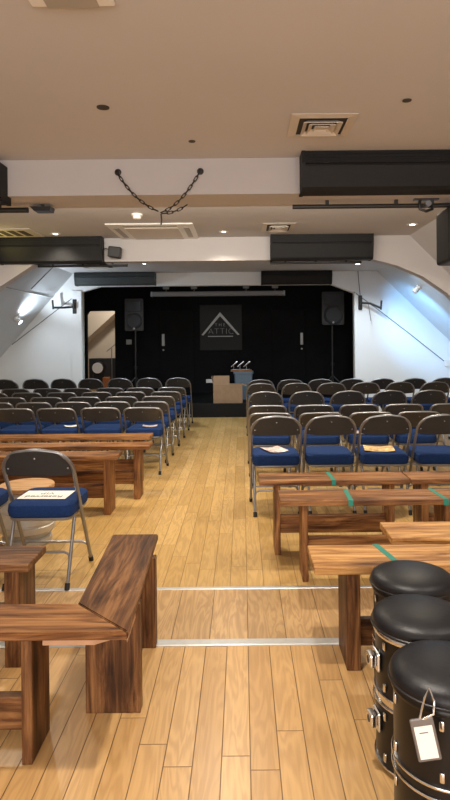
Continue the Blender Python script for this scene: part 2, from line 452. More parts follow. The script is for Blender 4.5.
# stage wall with its chamfered opening
XL, XR = at(82.5, 340, YW).x, at(354.5, 340, YW).x
cl0, cl1 = at(82.5, 292, YW), at(100, 284.5, YW)
cr0, cr1 = at(354.5, 293, YW), at(331, 281.5, YW)
ZT = 2.455
poly = [(LXK, 0), (LXK, LZK), (LXC, CEIL), (RXC, CEIL), (RXK, RZK), (RXK, 0), (XR, 0), (XR, cr0.z), (cr1.x, ZT), (cl1.x, ZT), (XL, cl0.z), (XL, 0)]
bm = plate_y(poly, YW, YW + .14)
struct(link_bm('wall_front', bm, M['white']))
# casing left and right of the opening
struct(link_bm('trim_7', bx(XL - .19, XL - .01, YW - .03, YW, 0, cl0.z + .02), M['white']))
struct(link_bm('trim_8', bx(XR + .005, XR + .03, YW - .02, YW, 0, cr0.z), M['white']))

# stage: floor block, back wall, black lining
SZ = 0.255
struct(link_bm('floor_stage', bx(XL + .01, XR - .01, 11.06, YW + .14, 0, SZ, bev=.008), M['stagefloor']))
struct(link_bm('floor_stage', bx(LXK, RXK, YW + .141, YS, 0.05, SZ), M['stagefloor']))
DX0, DX1, DZ1 = at(87, 340, YS).x, at(115, 340, YS).x, at(100, 311, YS).z
poly = [(LXK, SZ - .1), (LXK, LZK), (LXC, CEIL), (RXC, CEIL), (RXK, RZK), (RXK, SZ - .1),
        (DX1, SZ - .1), (DX1, DZ1), (DX0 + .05, DZ1), (DX0, DZ1 - .08), (DX0, SZ - .1)]
bm = plate_y(poly, YS, YS + .1)
struct(link_bm('wall_stage_back', bm, M['black']))
lin = .02
struct(link_bm('ceiling_stage', bx(LXC + .02, RXC - .02, YW + .145, YS, CEIL - .03, CEIL - .005), M['black']))
def lining(name, xk, zk, xc, d):
    return shell(name, [(xk + d, SZ), (xk + d, zk), (xc + d, CEIL - .03), (xc + 2 * d, CEIL - .03), (xk + 2 * d, zk), (xk + 2 * d, SZ)], YW + .145, YS, M['black'])
lining('wall_stage_left', LXK, LZK, LXC, .02)
lining('wall_stage_right', RXK, RZK, RXC, -.02)
struct(link_bm('wall_stage_inner', bx(XL - 1.5, XL - .001, YW + .141, YW + .16, SZ, 2.44), M['black']))
struct(link_bm('wall_stage_inner', bx(XR + .001, XR + 1.4, YW + .141, YW + .16, SZ, 2.2), M['black']))
struct(link_bm('wall_stage_inner', bx(cl1.x - .3, cr1.x + .3, YW + .141, YW + .16, ZT + .001, CEIL - .035), M['black']))
# lit room behind the stage doorway
YB = 15.6
struct(link_bm('floor_backstage', bx(-5.2, -1.8, YS + .1, YB, SZ - .05, SZ), M['floor_mid']))
struct(link_bm('wall_backstage', bx(-5.2, -1.8, YB, YB + .08, SZ, 3.0), M['beige']))
struct(link_bm('wall_backstage_left', bx(-5.28, -5.2, YS + .1, YB, SZ, 3.0), M['beige']))
struct(link_bm('wall_backstage_right', bx(-1.8, -1.72, YS + .1, YB, SZ, 3.0), M['beige']))
struct(link_bm('ceiling_backstage', bx(-5.28, -1.72, YS + .1, YB, 2.95, 3.03), M['beige']))
shell('wall_backstage_slope', [(-5.2, .29), (-2.3, 2.86), (-2.3, 2.95), (-5.2, 2.95)], 14.9, YB, M['beige'])
spot((-2.6, 14.0, 2.9), (-3.8, 15.3, 1.2), 95, WARM, 150, .6, .08)

# doors in the black back wall with long grey handles
def stage_door(name, x0, x1, hx):
    d = struct(link_bm(name, bx(x0, x1, YS - .035, YS - .001, SZ, 2.1, bev=.006), M['black']))
    h = link_bm('door_handle', bx(hx - .032, hx + .032, YS - .055, YS - .035, at(163, 346, YS).z, at(163, 334, YS).z, bev=.006), M['plate'], d)
    link_bm('door_lock', tb([(hx, YS - .05, at(163, 350, YS).z), (hx, YS - .03, at(163, 350, YS).z)], .02, 12), M['plate'], d)
stage_door('door_1', at(160, 340, YS).x, at(194, 340, YS).x, at(163.5, 340, YS).x)
stage_door('door_2', at(272, 340, YS).x, at(305, 340, YS).x, at(301.5, 340, YS).x)
def plate_(name, px, py, Y, w_, h_, m, label, cat):
    p = at(px, py, Y)
    o = link_bm(name, bx(p.x - w_ / 2, p.x + w_ / 2, Y - .012, Y, p.z - h_ / 2, p.z + h_ / 2, bev=.003), m)
    return tag(o, label, cat)
plate_('wall_switch', 129, 342, YS, .12, .11, M['plate'], 'grey square switch plate on the black stage wall below the left loudspeaker', 'switch')
plate_('wall_socket', 209.5, 381, YS, .15, .08, M['plasticwhite'], 'pale socket plate low on black stage wall left of the cardboard box', 'socket')

# ------------------------------------------------------------------ ceiling fittings
def downlight(x, y, m, label, r=.045, z=CEIL):
    t = thing('downlight', label, 'light', (x, y, z))
    bm = bmesh.new()
    lathe(bm, [(r, 0), (r + .014, -.001), (r + .016, -.005), (r, -.009), (r - .006, -.006)], 24)
    link_bm('rim', bm, M['plasticwhite'], t, True)
    link_bm('lamp_lens', lt([(0, -.001), (r - .004, -.001), (r - .006, -.005), (0, -.008)], 20), m, t, True)
    return t
downlight(-2.18, 7.05, M['lens'], 'lit recessed downlight beside the yellow-lit grille at left', .05)
downlight(-.2, 7.02, M['lens'], 'small lit downlight in ceiling right of the large air cassette', .04)
downlight(1.91, 6.68, M['lens'], 'bright lit downlight at right by ceiling edge left of hanging speaker', .05)
downlight(-1.6, 9.9, M['lenscool'], 'cool lit downlight beyond second beam above left of the stage', .05)
downlight(-.2, 9.5, M['lenscool'], 'cool lit downlight beyond second beam above middle of the stage', .05)
downlight(1.98, 10.2, M['lenscool'], 'cool lit downlight in corner above right wall bracket', .06)
def dark_spot(px, py, label, r):
    Y = (CEIL - EYE) * FPX / (VPY - py + (px - VPX) * -math.sin(ROLL)); p = at(px, py, Y)
    t = thing('downlight', label, 'light', (p.x, p.y, CEIL))
    link_bm('rim', lt([(r * .8, 0), (r, -.001), (r, -.005), (r * .8, -.007)], 24), M['ventdark'], t, True)
    link_bm('lamp_lens', lt([(0, -.001), (r * .79, -.001), (r * .79, -.006), (0, -.006)], 20), M['ventdark'], t)
dark_spot(103, 107, 'unlit dark round fitting in near ceiling at left', .034)
dark_spot(192, 141, 'small dark round hole in ceiling just before the chained beam', .022)
dark_spot(407, 100, 'small dark fitting in near ceiling at far right above vent', .024)

def square_vent(x0, x1, y0, y1, label, n=4):
    cx, cy = (x0 + x1) / 2, (y0 + y1) / 2
    t = thing('ceiling_vent', label, 'vent', (cx, cy, CEIL))
    hx, hy = (x1 - x0) / 2, (y1 - y0) / 2
    link_bm('backing', bx(-hx + .02, hx - .02, -hy + .02, hy - .02, -.004, -.001), M['ventdark'], t)
    def ring(h0x, h0y, wd, z0, z1):
        bm = bmesh.new()
        o = [(h0x, h0y), (-h0x, h0y), (-h0x, -h0y), (h0x, -h0y)]; i = [(x - math.copysign(wd, x), y - math.copysign(wd, y)) for x, y in o]
        vo = [bm.verts.new((x, y, z1)) for x, y in o]; vi = [bm.verts.new((x, y, z0)) for x, y in i]
        vo2 = [bm.verts.new((x, y, z1 + .004)) for x, y in o]; vi2 = [bm.verts.new((x, y, z0 + .004)) for x, y in i]
        for k in range(4):
            k2 = (k + 1) % 4
            bm.faces.new((vo[k], vo[k2], vi[k2], vi[k])); bm.faces.new((vo2[k], vi2[k], vi2[k2], vo2[k2]))
            bm.faces.new((vo[k], vo2[k], vo2[k2], vo[k2])); bm.faces.new((vi[k], vi[k2], vi2[k2], vi2[k]))
        return bm
    link_bm('frame', ring(hx, hy, .05, -.012, -.006), M['ventwhite'], t)
    for k in range(1, n):
        f = 1 - k / n * .95
        link_bm('louvre', ring((hx - .04) * f, (hy - .04) * f, .026, -.010, -.028), M['ventwhite'], t)
    link_bm('centre_plate', bx(-hx * .13, hx * .13, -hy * .13, hy * .13, -.02, -.012), M['ventwhite'], t)
square_vent(.29, .665, 3.355, 3.735, 'square white louvred diffuser in near ceiling above right black panel', 4)
square_vent(.24, .60, 6.52, 7.02, 'small square louvred vent in ceiling above second right panel', 4)
def cassette(x0, x1, y0, y1, label):
    t = thing('air_conditioner', label, 'air conditioner', ((x0 + x1) / 2, (y0 + y1) / 2, CEIL))
    hx, hy = (x1 - x0) / 2, (y1 - y0) / 2
    link_bm('panel', bx(-hx, hx, -hy, hy, -.018, -.001, bev=.006), M['plasticwhite'], t)
    for sx in (-1, 1):
        link_bm('air_slot', bx(sx * hx * .82 - .03, sx * hx * .82 + .03, -hy * .62, hy * .62, -.021, -.0175), M['slotgrey'], t)
    for sy in (-1, 1):
        link_bm('air_slot', bx(-hx * .62, hx * .62, sy * hy * .84 - .03, sy * hy * .84 + .03, -.021, -.0175), M['slotgrey'], t)
    link_bm('intake_grille', bx(-hx * .62, hx * .62, -hy * .62, hy * .62, -.026, -.0175, bev=.004), M['ventwhite'], t)
cassette(-1.47, -.52, 6.46, 7.46, 'large square white air conditioning cassette in ceiling behind the chain')
cassette(-.77, -.46, 1.85, 2.235, 'white framed ceiling unit cut off at the top edge')
square_vent(-2.75, -2.15, 9.6, 10.4, 'pale ceiling grille beyond second beam above grey-green panel', 4)
# left grille with dark openings
t = thing('ceiling_vent', 'rectangular grille with dark openings in yellow-lit ceiling at left', 'vent', (-2.72, 6.95, CEIL))
link_bm('frame', bx(-.36, .36, -.26, .26, -.012, -.001, bev=.004), M['ventwhite'], t)
for k in range(5):
    link_bm('opening', bx(-.28 + k * .115, -.20 + k * .115, -.17, .17, -.014, -.011), M['ventdark'], t)
# smoke detector
p = at(137, 212, 6.0)
t = thing('smoke_detector', 'small white smoke detector on ceiling behind the hanging chain', 'detector', (p.x, 6.0, CEIL))
link_bm('base', lt([(.055, -.001), (.055, -.018), (.05, -.02)], 24), M['plasticwhite'], t, True)
link_bm('sensor_head', lt([(.042, -.019), (.04, -.045), (.03, -.052), (0, -.053)], 24), M['plasticwhite'], t, True)

# black ridged panels hung before the beams
def panel(x0, x1, yf, z0, z1, m, label):
    t = thing('beam_panel', label, 'panel', ((x0 + x1) / 2, yf + .12, z0))
    h = z1 - z0; L = (x1 - x0) / 2
    poly = [(-.06, 0), (.09, 0), (.09, h), (-.12, h), (-.125, h * .68), (-.112, h * .66), (-.112, h * .63), (-.12, h * .61), (-.085, h * .08)]
    link_bm('body', pr(poly, 'x', -L, L), m, t)
    for s in (-1, 1):
        a = s * L
        link_bm('end_cap', pr([(-.068, -.006), (.09, -.006), (.09, h), (-.128, h), (-.134, h * .66), (-.092, h * .07)], 'x', a - .003 if s < 0 else a - .022, a + .022 if s < 0 else a + .003), m, t)
    for k in range(3):
        link_bm('rib', bx(-L + .02, L - .02, -.129, -.118, h * (.73 + .09 * k), h * (.745 + .09 * k)), m, t)
    return t
panel(.415, 1.74, 4.03, 2.445, 2.70, M['baffle'], 'long black ridged panel on near beam at upper right')
panel(-2.90, -1.625, 4.03, 2.40, 2.65, M['baffle'], 'black panel on near beam, only its end showing at left edge')
panel(-2.95, -1.69, 7.25, 2.385, 2.70, M['baffle'], 'long black ridged panel on second beam at left under the yellow light')
panel(.36, 1.60, 7.25, 2.40, 2.70, M['baffle'], 'long black ridged panel on second beam at right')
panel(-3.08, -1.60, 11.05, 2.46, 2.69, M['bafflegrey'], 'grey-green ridged panel above left end of the stage')
panel(.37, 1.67, 11.05, 2.45, 2.69, M['baffle'], 'black ridged panel above right end of the stage')

def rod(name, a, b, r, label, n=3, zb=2.45):
    a = Vector(a); b = Vector(b)
    t = thing(name, label, 'bar', a)
    link_bm('pipe', tb([(0, 0, 0), b - a], r, 10), M['blackmetal'], t, True)
    for k in range(n):
        q = (b - a) * ((k + .5) / n)
        link_bm('hanger', bx(q.x - .012, q.x + .012, q.y - .012, q.y + .012, q.z, zb - a.z, bev=.002), M['blackmetal'], t)
    return t
rod('lighting_bar', (.38, 4.40, 2.405), (1.9, 4.40, 2.405), .017, 'thin black lighting bar under near beam at right')
rod('lighting_bar', (-2.4, 4.40, 2.40), (-1.56, 4.40, 2.40), .02, 'short thick black bar under near beam at left edge', 2)
p0, p1 = at(32, 210.5, 4.45), at(53, 210, 4.45)
t = thing('stage_clamp', 'small black fitting hanging under near beam, right of left bar', 'clamp', (p0.x, 4.45, p0.z))
link_bm('plate', pr([(0, .02), (p1.x - p0.x, .02), (p1.x - p0.x - .01, -.012), (.03, -.012)], 'y', -.05, .05), M['blackmetal'], t)
link_bm('hanger', bx(.07, .09, -.01, .01, .0, ZB - p0.z), M['blackmetal'], t)
rod('lighting_bar', (at(38, 263, 7.5).x, 7.5, 2.372), (-1.42, 7.5, 2.372), .015, 'thin black bar under second beam below left panel', 3, 2.41)
rod('lighting_bar', (.36, 7.5, 2.385), (1.5, 7.5, 2.385), .015, 'thin black bar under second beam below right panel', 3, 2.41)

# clamp and hanging speaker at right
p = at(426, 198, 4.38)
t = thing('stage_clamp', 'black hook clamp gripping the right lighting bar', 'clamp', (p.x, 4.38, 2.405))
link_bm('jaw', tb([(-.03, 0, .05), (-.045, 0, .03), (-.045, 0, -.03), (0, 0, -.045), (.045, 0, -.03), (.045, 0, .03), (.03, 0, .05)], .012, 8), M['blackmetal'], t, True)
link_bm('knob', tb([(0, -.06, .0), (0, .02, .0)], .022, 12), M['plate'], t, True)
link_bm('top_plate', bx(-.09, .09, -.02, .02, .036, .045), M['blackmetal'], t)
t = thing('speaker', 'black loudspeaker hanging at right edge under the near beam', 'speaker', (1.655, 4.45, 1.985))
link_bm('cabinet', bx(-.16, .16, -.14, .16, 0, .40, bev=.02), M['plastic'], t)
link_bm('front_grille', bx(-.135, .135, -.152, -.139, .03, .37, bev=.005), M['grille'], t)
link_bm('rubber_foot', lt([(.02, -.02), (.022, 0), (0, 0)], 12), M['rubber'], t, loc=(-.11, -.08, 0))
link_bm('bracket', tb([(-.15, 0, .34), (-.12, -.02, .385), (0, -.04, .388)], .010, 8), M['blackmetal'], t)

# small black floodlight on second beam
p = at(115, 252, 7.27)
t = thing('flood_light', 'small black box light on second beam right of left panel', 'light', (p.x, 7.28, p.z))
link_bm('housing', xf(bx(-.075, .075, -.07, .05, -.07, .06, bev=.012), Matrix.Rotation(.12, 4, 'Y')), M['plastic'], t)
link_bm('bracket', tb([(0, .05, 0), (0, .12, .02)], .014, 8), M['blackmetal'], t)
link_bm('cable', tb([(-.07, 0, .03), (-.12, .02, .05), (-.17, .05, .03)], .005, 6), M['blackmetal'], t)

# chain between two hooks on the near beam
ha, hb = at(117, 171, B1 - .035), at(200, 170, B1 - .035)
mid = at(161, 212.5, B1 - .045)
t = thing('hanging_chain', 'dark iron chain slung between two hooks on the near beam', 'chain', (ha.x, B1, ha.z))
org = Vector((ha.x, B1, ha.z))
def hook(pt):
    q = pt - org
    h = link_bm('hook_plate', xf(lt([(.024, 0), (.022, .008), (.012, .012), (0, .012)], 20), Matrix.Translation((q.x, -.001, q.z)) @ Matrix.Rotation(PI/2, 4, 'X')), M['chain'], t, True)
    link_bm('eye', tb([(q.x + .014 * math.cos(a), -.026, q.z - .004 + .014 * math.sin(a)) for a in [2 * PI * k / 14 for k in range(14)]], .004, 6, closed=True), M['chain'], h, True)
hook(ha); hook(hb)
def bez(a, b, c, n):
    return [a * (1 - s) ** 2 + b * 2 * s * (1 - s) + c * s * s for s in [k / n for k in range(n + 1)]]
lk = bmesh.new()
ring = []
for k in range(16):
    a = 2 * PI * k / 16
    ring.append((.0135 * math.cos(a) + (.010 if math.cos(a) > 0 else -.010), .0085 * math.sin(a), 0))
tube(lk, ring, .0032, 6, closed=True)
lme = bpy.data.meshes.new('link'); lk.to_mesh(lme); lk.free(); lme.materials.append(M['chain'])
def lay_chain(path):
    # resample at link pitch
    pitch = .036; pts = [path[0]]; acc = 0
    for a, b in zip(path, path[1:]):
        d = (b - a).length
        while acc + d >= pitch:
            s = (pitch - acc) / d; a = a.lerp(b, s); pts.append(a.copy()); d = (b - a).length; acc = 0
        acc += d
    for i, (a, b) in enumerate(zip(pts, pts[1:])):
        o = bpy.data.objects.new('link', lme); C.objects.link(o); o.parent = t
        q = (b - a).to_track_quat('X', 'Z').to_matrix().to_4x4()
        o.matrix_local = Matrix.Translation((a + b) / 2 - org) @ q @ Matrix.Rotation((i % 2) * PI / 2 + .4, 4, 'X')
left_p = bez(ha + Vector((0, 0, -.01)), at(135, 203, B1 - .04), mid, 24)
right_p = bez(mid, at(180, 207, B1 - .04), hb + Vector((0, 0, -.01)), 24)
lay_chain(left_p); lay_chain(right_p)
lay_chain(bez(mid + Vector((.01, -.01, -.01)), at(177, 213, B1 - .05), at(188, 204, B1 - .05), 14))
q = mid - org
link_bm('drop_hook', tb([q + Vector((0, 0, -.01)), q + Vector((.004, 0, -.05)), q + Vector((0, 0, -.085))], .005, 6), M['chain'], t, True)

# ------------------------------------------------------------------ stage wall fittings
def arm(px, py, sgn, label, drop=0.0):
    p = at(px, py, YW)
    t = thing('wall_bracket', label, 'bracket', (p.x, YW, p.z))
    link_bm('back_plate', bx(-.035, .035, -.045, -.001, -.11, .16, bev=.008), M['blackmetal'], t)
    link_bm('swivel', tb([(0, -.07, -.02), (0, -.07, .08)], .03, 12), M['blackmetal'], t, True)
    link_bm('arm', tb([(0, -.07, .02), (sgn * .16, -.16, .0), (sgn * .34, -.22, drop)], .02, 10), M['blackmetal'], t, True)
    link_bm('upright_tube', tb([(sgn * .34, -.22, drop - .03), (sgn * .355, -.22, drop + .14)], .018, 10), M['blackmetal'], t, True)
    return t
arm(75, 308, -1, 'black swivel wall bracket on white wall left of the stage')
a2 = arm(360, 304, 1, 'black swivel wall bracket on white wall right of the stage', -.09)
link_bm('cable', tb([(.0, -.03, .14), (-.02, -.02, .4), (-.04, -.01, .68)], .006, 6), M['blackmetal'], a2)
link_bm('hanging_strap', tb([(.13, -.13, 0), (.15, -.12, -.14), (.18, -.1, -.32)], .005, 6), M['plate'], a2)
def wire(pts, label, r=.008):
    o = link_bm('cable', tb(pts, r, 6), M['greycase']); return tag(o, label, 'cable')
wire([at(80, 292.5, YW - .01), at(62, 306, YW - .01), at(40, 323, YW - .01), at(12, 344.6, YW - .01)], 'thin cable running diagonally down the white wall left of stage')
wire([at(354, 292, YW - .01), at(380, 311, YW - .01), at(410, 334, YW - .01), at(444, 361, YW - .01)], 'thin cable running diagonally down the white wall right of stage')
p = at(446.5, 363, YW)
tag(link_bm('junction_box', bx(p.x - .05, p.x + .05, YW - .05, YW - .001, p.z - .06, p.z + .06, bev=.008), M['plasticwhite']), 'small white box where the right diagonal cable ends', 'box')
# lamps fixed to the slopes
def slope_lamp(px, py, Y, col, label, sgn, e, tgt):
    p = at(px, py, Y)
    if sgn < 0: zz = CEIL - (LXC - p.x) * 1.13; nrm = Vector((1.13, 0, -1)).normalized()
    else: zz = CEIL - (p.x - RXC) * .977; nrm = Vector((-.977, 0, -1)).normalized()
    pos = Vector((p.x, Y, zz))
    t = thing('slope_lamp', label, 'light', pos + nrm * .001)
    R = nrm.to_track_quat('Z', 'Y').to_matrix().to_4x4()
    link_bm('base', xf(lt([(.05, 0), (.05, .02), (.03, .03)], 18), R), M['plasticwhite'], t, True)
    link_bm('lamp_head', xf(lt([(.03, .03), (.045, .05), (.045, .12), (.038, .122)], 18), R), M['plasticwhite'], t, True)
    link_bm('lamp_lens', xf(lt([(.037, .1225), (.0, .124)], 18), R), col, t, True)
    return pos + nrm * .16
def solve_slope_Y(px, py, sgn):
    # depth where the pixel's ray meets the slope
    d = at(px, py, 1.0); ux, uz = d.x, d.z - EYE
    if sgn < 0: return (CEIL - EYE - LXC * 1.13) / (uz - 1.13 * ux)
    return (CEIL - EYE + RXC * .977) / (uz + .977 * ux)
yl = solve_slope_Y(15, 318, -1); yr = solve_slope_Y(419, 287, 1)
pl = slope_lamp(15, 318, yl, M['lenscool'], 'small lit lamp on the shiny left slope', -1, 0, None)
prr = slope_lamp(419, 287, yr, M['plasticwhite'], 'small white lamp on the blue-lit right slope', 1, 0, None)
def on_slope(px, py, sgn, off=0):
    p = at(px, py, solve_slope_Y(px, py, sgn))
    nrm = Vector((1.13, 0, -1)).normalized() if sgn < 0 else Vector((-.977, 0, -1)).normalized()
    return p + nrm * off
spot(pl, on_slope(45, 289, -1), 55, COOL, 130, .8, .03)
spot(pl + Vector((.05, .05, 0)), (-3.2, 11.3, 1.0), 7, COOL, 120, .8, .05)
struct(link_bm('trim_4', tb([on_slope(54, 266, -1, .002), on_slope(31, 289, -1, .002)], .007, 6), M['greycase']))
spot(prr + Vector((-.42, -.25, -.40)), on_slope(432, 318, 1), 95, BLUE, 84, .8, .05)

# ------------------------------------------------------------------ on the stage
# pull-down screen case hanging at the stage top
p0, p1 = at(152, 294.5, 11.65), at(284, 293.5, 11.65)
t = thing('screen_case', 'long grey projection screen case hanging across the top of the stage', 'screen', ((p0.x + p1.x) / 2, 11.65, p0.z))
L = (p1.x - p0.x) / 2
link_bm('case', bx(-L, L, -.05, .05, -.045, .05, bev=.015), M['greycase'], t)
for s in (-1, 1): link_bm('end_cap', bx(s * L - .02, s * L + .02, -.055, .055, -.05, .055, bev=.01), M['plate'], t)
for px in (166, 194, 246, 275):
    q = at(px, 287, 11.65)
    link_bm('hanger', bx(q.x - t.location.x - .06, q.x - t.location.x + .06, -.04, .04, .1, .19, bev=.008), M['greycase'], t)
    link_bm('hanger_strap', bx(q.x - t.location.x - .012, q.x - t.location.x + .012, -.012, .012, .04, 2.66 - t.location.z), M['blackmetal'], t)

# logo board
bc = at(221, 327.5, YS)
t = thing('logo_board', 'black square board with silver roof logo on the stage back wall', 'sign', (bc.x, YS - .001, bc.z))
hs = 21 * YS / FPX
link_bm('board', bx(-hs, hs, -.03, 0, -hs * 1.08, hs * 1.08, bev=.004), M['board'], t)
def lg(px, py): q = at(px, py, YS - .03); return (q.x - bc.x, q.z - bc.z)
a, b_, c_ = lg(201.5, 335), lg(220, 313.5), lg(239.5, 334.5)
wd = .055
bm = bmesh.new()
prism(bm, [(a[0], a[1]), (b_[0], b_[1] + .03), (c_[0], c_[1]), (c_[0] - wd * .75, c_[1] - .01), (b_[0], b_[1] - wd * 1.05), (a[0] + wd * .75, a[1] - .01)], 'y', -.036, -.0305)
link_bm('roof_mark', bm, M['logo'], t)
u0, u1 = lg(208, 336.3), lg(233, 335.8)
link_bm('underline', bx(u0[0], u1[0], -.035, -.0305, u0[1] - .012, u0[1] + .006), M['logo'], t)
tm = lambda px, py: Matrix.Translation((lg(px, py)[0], -.032, lg(px, py)[1])) @ Matrix.Rotation(PI/2, 4, 'X')
text_mesh('lettering', 'ATTIC', .185, M['logo'], tm(221, 331.5), t, .002, 1.12, -.006)
text_mesh('lettering', 'THE', .095, M['logo'], tm(220, 325), t, .002, 1.6, -.002)

# loudspeakers on stands
def pa(pxl, pxr, pyt, pyb, Y, label, slabel):
    a, b = at(pxl, pyb, Y), at(pxr, pyt, Y)
    cx = (a.x + b.x) / 2; hw = (b.x - a.x) / 2; h = b.z - a.z
    s = thing('speaker', label, 'speaker', (cx, Y, a.z))
    prof = [(-hw, -.15), (hw, -.15), (hw * .7, .2), (-hw * .7, .2)]
    bm = pr(prof, 'z', 0, h); bmesh.ops.bevel(bm, geom=bm.edges[:], offset=.015, segments=2, affect='EDGES')
    link_bm('cabinet', bm, M['plastic'], s)
    link_bm('horn', xf(bx(-hw * .75, hw * .75, -.02, .0, h * .60, h * .92, bev=.008), Matrix.Translation((0, -.152, 0))), M['grille'], s)
    bm = xf(lt([(hw * .85, 0), (hw * .8, .02), (hw * .72, .012), (hw * .3, -.04), (0, -.045)], 28), Matrix.Translation((0, -.152, h * .30)) @ Matrix.Rotation(PI/2, 4, 'X'))
    link_bm('woofer', bm, M['grille'], s, True)
    link_bm('highlight_dot', xf(lt([(.022, 0), (.022, .006), (0, .008)], 14), Matrix.Translation((0, -.168, h * .07)) @ Matrix.Rotation(PI/2, 4, 'X')), M['logo'], s)  # highlight on the loudspeaker front, modelled as a small silver disc
    st = thing('speaker_stand', slabel, 'stand', (cx, Y, SZ))
    H = a.z - SZ
    link_bm('pole', tb([(0, 0, .12), (0, 0, H)], .019, 10), M['blackmetal'], st, True)
    link_bm('collar', tb([(0, 0, H * .42), (0, 0, H * .42 + .07)], .032, 10), M['blackmetal'], st, True)
    for k in range(3):
        an = PI/2 + k * 2 * PI / 3
        leg = link_bm('leg', tb([(0, 0, .42), (.42 * math.cos(an), .42 * math.sin(an), .02)], .012, 8), M['blackmetal'], st)
        link_bm('rubber_foot', tb([(.40 * math.cos(an), .40 * math.sin(an), .035), (.44 * math.cos(an), .44 * math.sin(an), .0)], .016, 8), M['rubber'], leg)
        link_bm('brace', tb([(0, 0, .14), (.21 * math.cos(an), .21 * math.sin(an), .22)], .008, 6), M['blackmetal'], st)
pa(126, 144.5, 299, 331, 12.4, 'black loudspeaker on a stand beside the stage doorway at left', 'black tripod stand carrying the left stage loudspeaker')
pa(321, 343, 292, 325, 12.4, 'black loudspeaker on a stand at right end of the stage', 'black tripod stand carrying the right stage loudspeaker')

# cardboard box
p = at(228, 402, 11.42)
t = thing('cardboard_box', 'open brown cardboard box standing on the front of the stage', 'box', (-.27, 11.27, SZ))
bm = bmesh.new()
w0, d0, h0, tk = .27, .17, .34, .008
box(bm, -w0, w0, -d0, -d0 + tk, 0, h0); box(bm, -w0, w0, d0 - tk, d0, 0, h0)
box(bm, -w0, -w0 + tk, -d0 + tk, d0 - tk, 0, h0); box(bm, w0 - tk, w0, -d0 + tk, d0 - tk, 0, h0); box(bm, -w0 + tk, w0 - tk, -d0 + tk, d0 - tk, 0, tk)
link_bm('carton', bm, M['card'], t)
link_bm('flap', xf(bx(-w0, .03, -.004, .004, 0, .17), Matrix.Translation((0, -d0 + .004, h0)) @ Matrix.Rotation(-.15, 4, 'X')), M['card'], t)
link_bm('flap', xf(bx(-.004, .004, -d0, d0, 0, .16), Matrix.Translation((w0 - .004, 0, h0)) @ Matrix.Rotation(1.9, 4, 'Y')), M['card'], t)
link_bm('flap', xf(bx(-.004, .004, -d0, d0, 0, .16), Matrix.Translation((-w0 + .004, 0, h0)) @ Matrix.Rotation(-.25, 4, 'Y')), M['card'], t)
# tub with board and three taps
t = thing('storage_tub', 'blue-grey tub standing behind the cardboard box on the stage', 'tub', (.02, 11.86, SZ))
bm = bmesh.new(); stack(bm, [(0, .15, .12, .02), (.50, .18, .14, .03), (.50, .195, .155, .03), (.53, .195, .155, .03)])
link_bm('body', bm, M['tub'], t)
bm = bmesh.new(); stack(bm, [(.531, .20, .16, .03), (.548, .20, .16, .03)]); link_bm('lid', bm, M['tub'], t)
ZTB = SZ + .548
tag(link_bm('wooden_board', bx(-.23, .19, 11.71, 12.01, ZTB, ZTB + .03, bev=.004), M['mdx']), 'small wooden board lying on the blue-grey tub', 'board')
t = thing('tap_set', 'three slanted chrome taps in a row on the wooden board', 'taps', (-.01, 11.85, ZTB + .03))
link_bm('base', bx(-.2, .16, -.05, .05, 0, .012, bev=.003), M['plate'], t)
for k in range(3):
    x = -.16 + .125 * k
    bm = bmesh.new(); tube(bm, [(x, 0, .012), (x, 0, .10)], .012, 8)
    tube(bm, [(x - .05, 0, .055), (x, 0, .10), (x + .075, 0, .165)], [.012, .016, .02], 8)
    link_bm('tap', bm, M['chrome'], t, True)

tag(link_bm('cabinet', bx(-3.75, -2.7, 14.67, 14.88, SZ, 1.0, bev=.01), M['plastic']), 'low dark cabinet behind the drum in the stage doorway', 'cabinet')
dp = at(97.5, 368, 14.4)
t = thing('drum', 'small drum with white head seen through the stage doorway', 'drum', (dp.x, 14.4, dp.z))
link_bm('shell', xf(lt([(.145, 0), (.145, .25), (0, .25)], 28), Matrix.Rotation(-PI/2, 4, 'X')), M['shell'], t, True)
link_bm('drumhead', xf(lt([(0, -.004), (.128, -.004), (.130, .0)], 28), Matrix.Rotation(-PI/2, 4, 'X')), M['drumhead'], t)
for s in (-1, 1): link_bm('leg', tb([(s * .12, .12, -.05), (s * .17, .12, SZ - dp.z)], .012, 8), M['blackmetal'], t)
dp = at(106.5, 378, 14.4)
tag(link_bm('wooden_crate', bx(dp.x - .07, dp.x + .07, 14.3, 14.5, SZ, SZ + .30, bev=.004), M['orange']), 'small orange wooden box beside the drum in the stage doorway', 'box')
dp = at(110, 370, 14.0)
t = thing('microphone_stand', 'boom microphone stand seen through the stage doorway', 'stand', (dp.x, 14.2, SZ))
link_bm('base', lt([(.13, 0), (.13, .015), (.03, .03), (.012, .03)], 24), M['blackmetal'], t, True)
link_bm('pole', tb([(0, 0, .02), (0, 0, 1.0)], .011, 8), M['plate'], t)
link_bm('boom', tb([(-.12, 0, .92), (.16, 0, 1.15)], .009, 8), M['plate'], t)

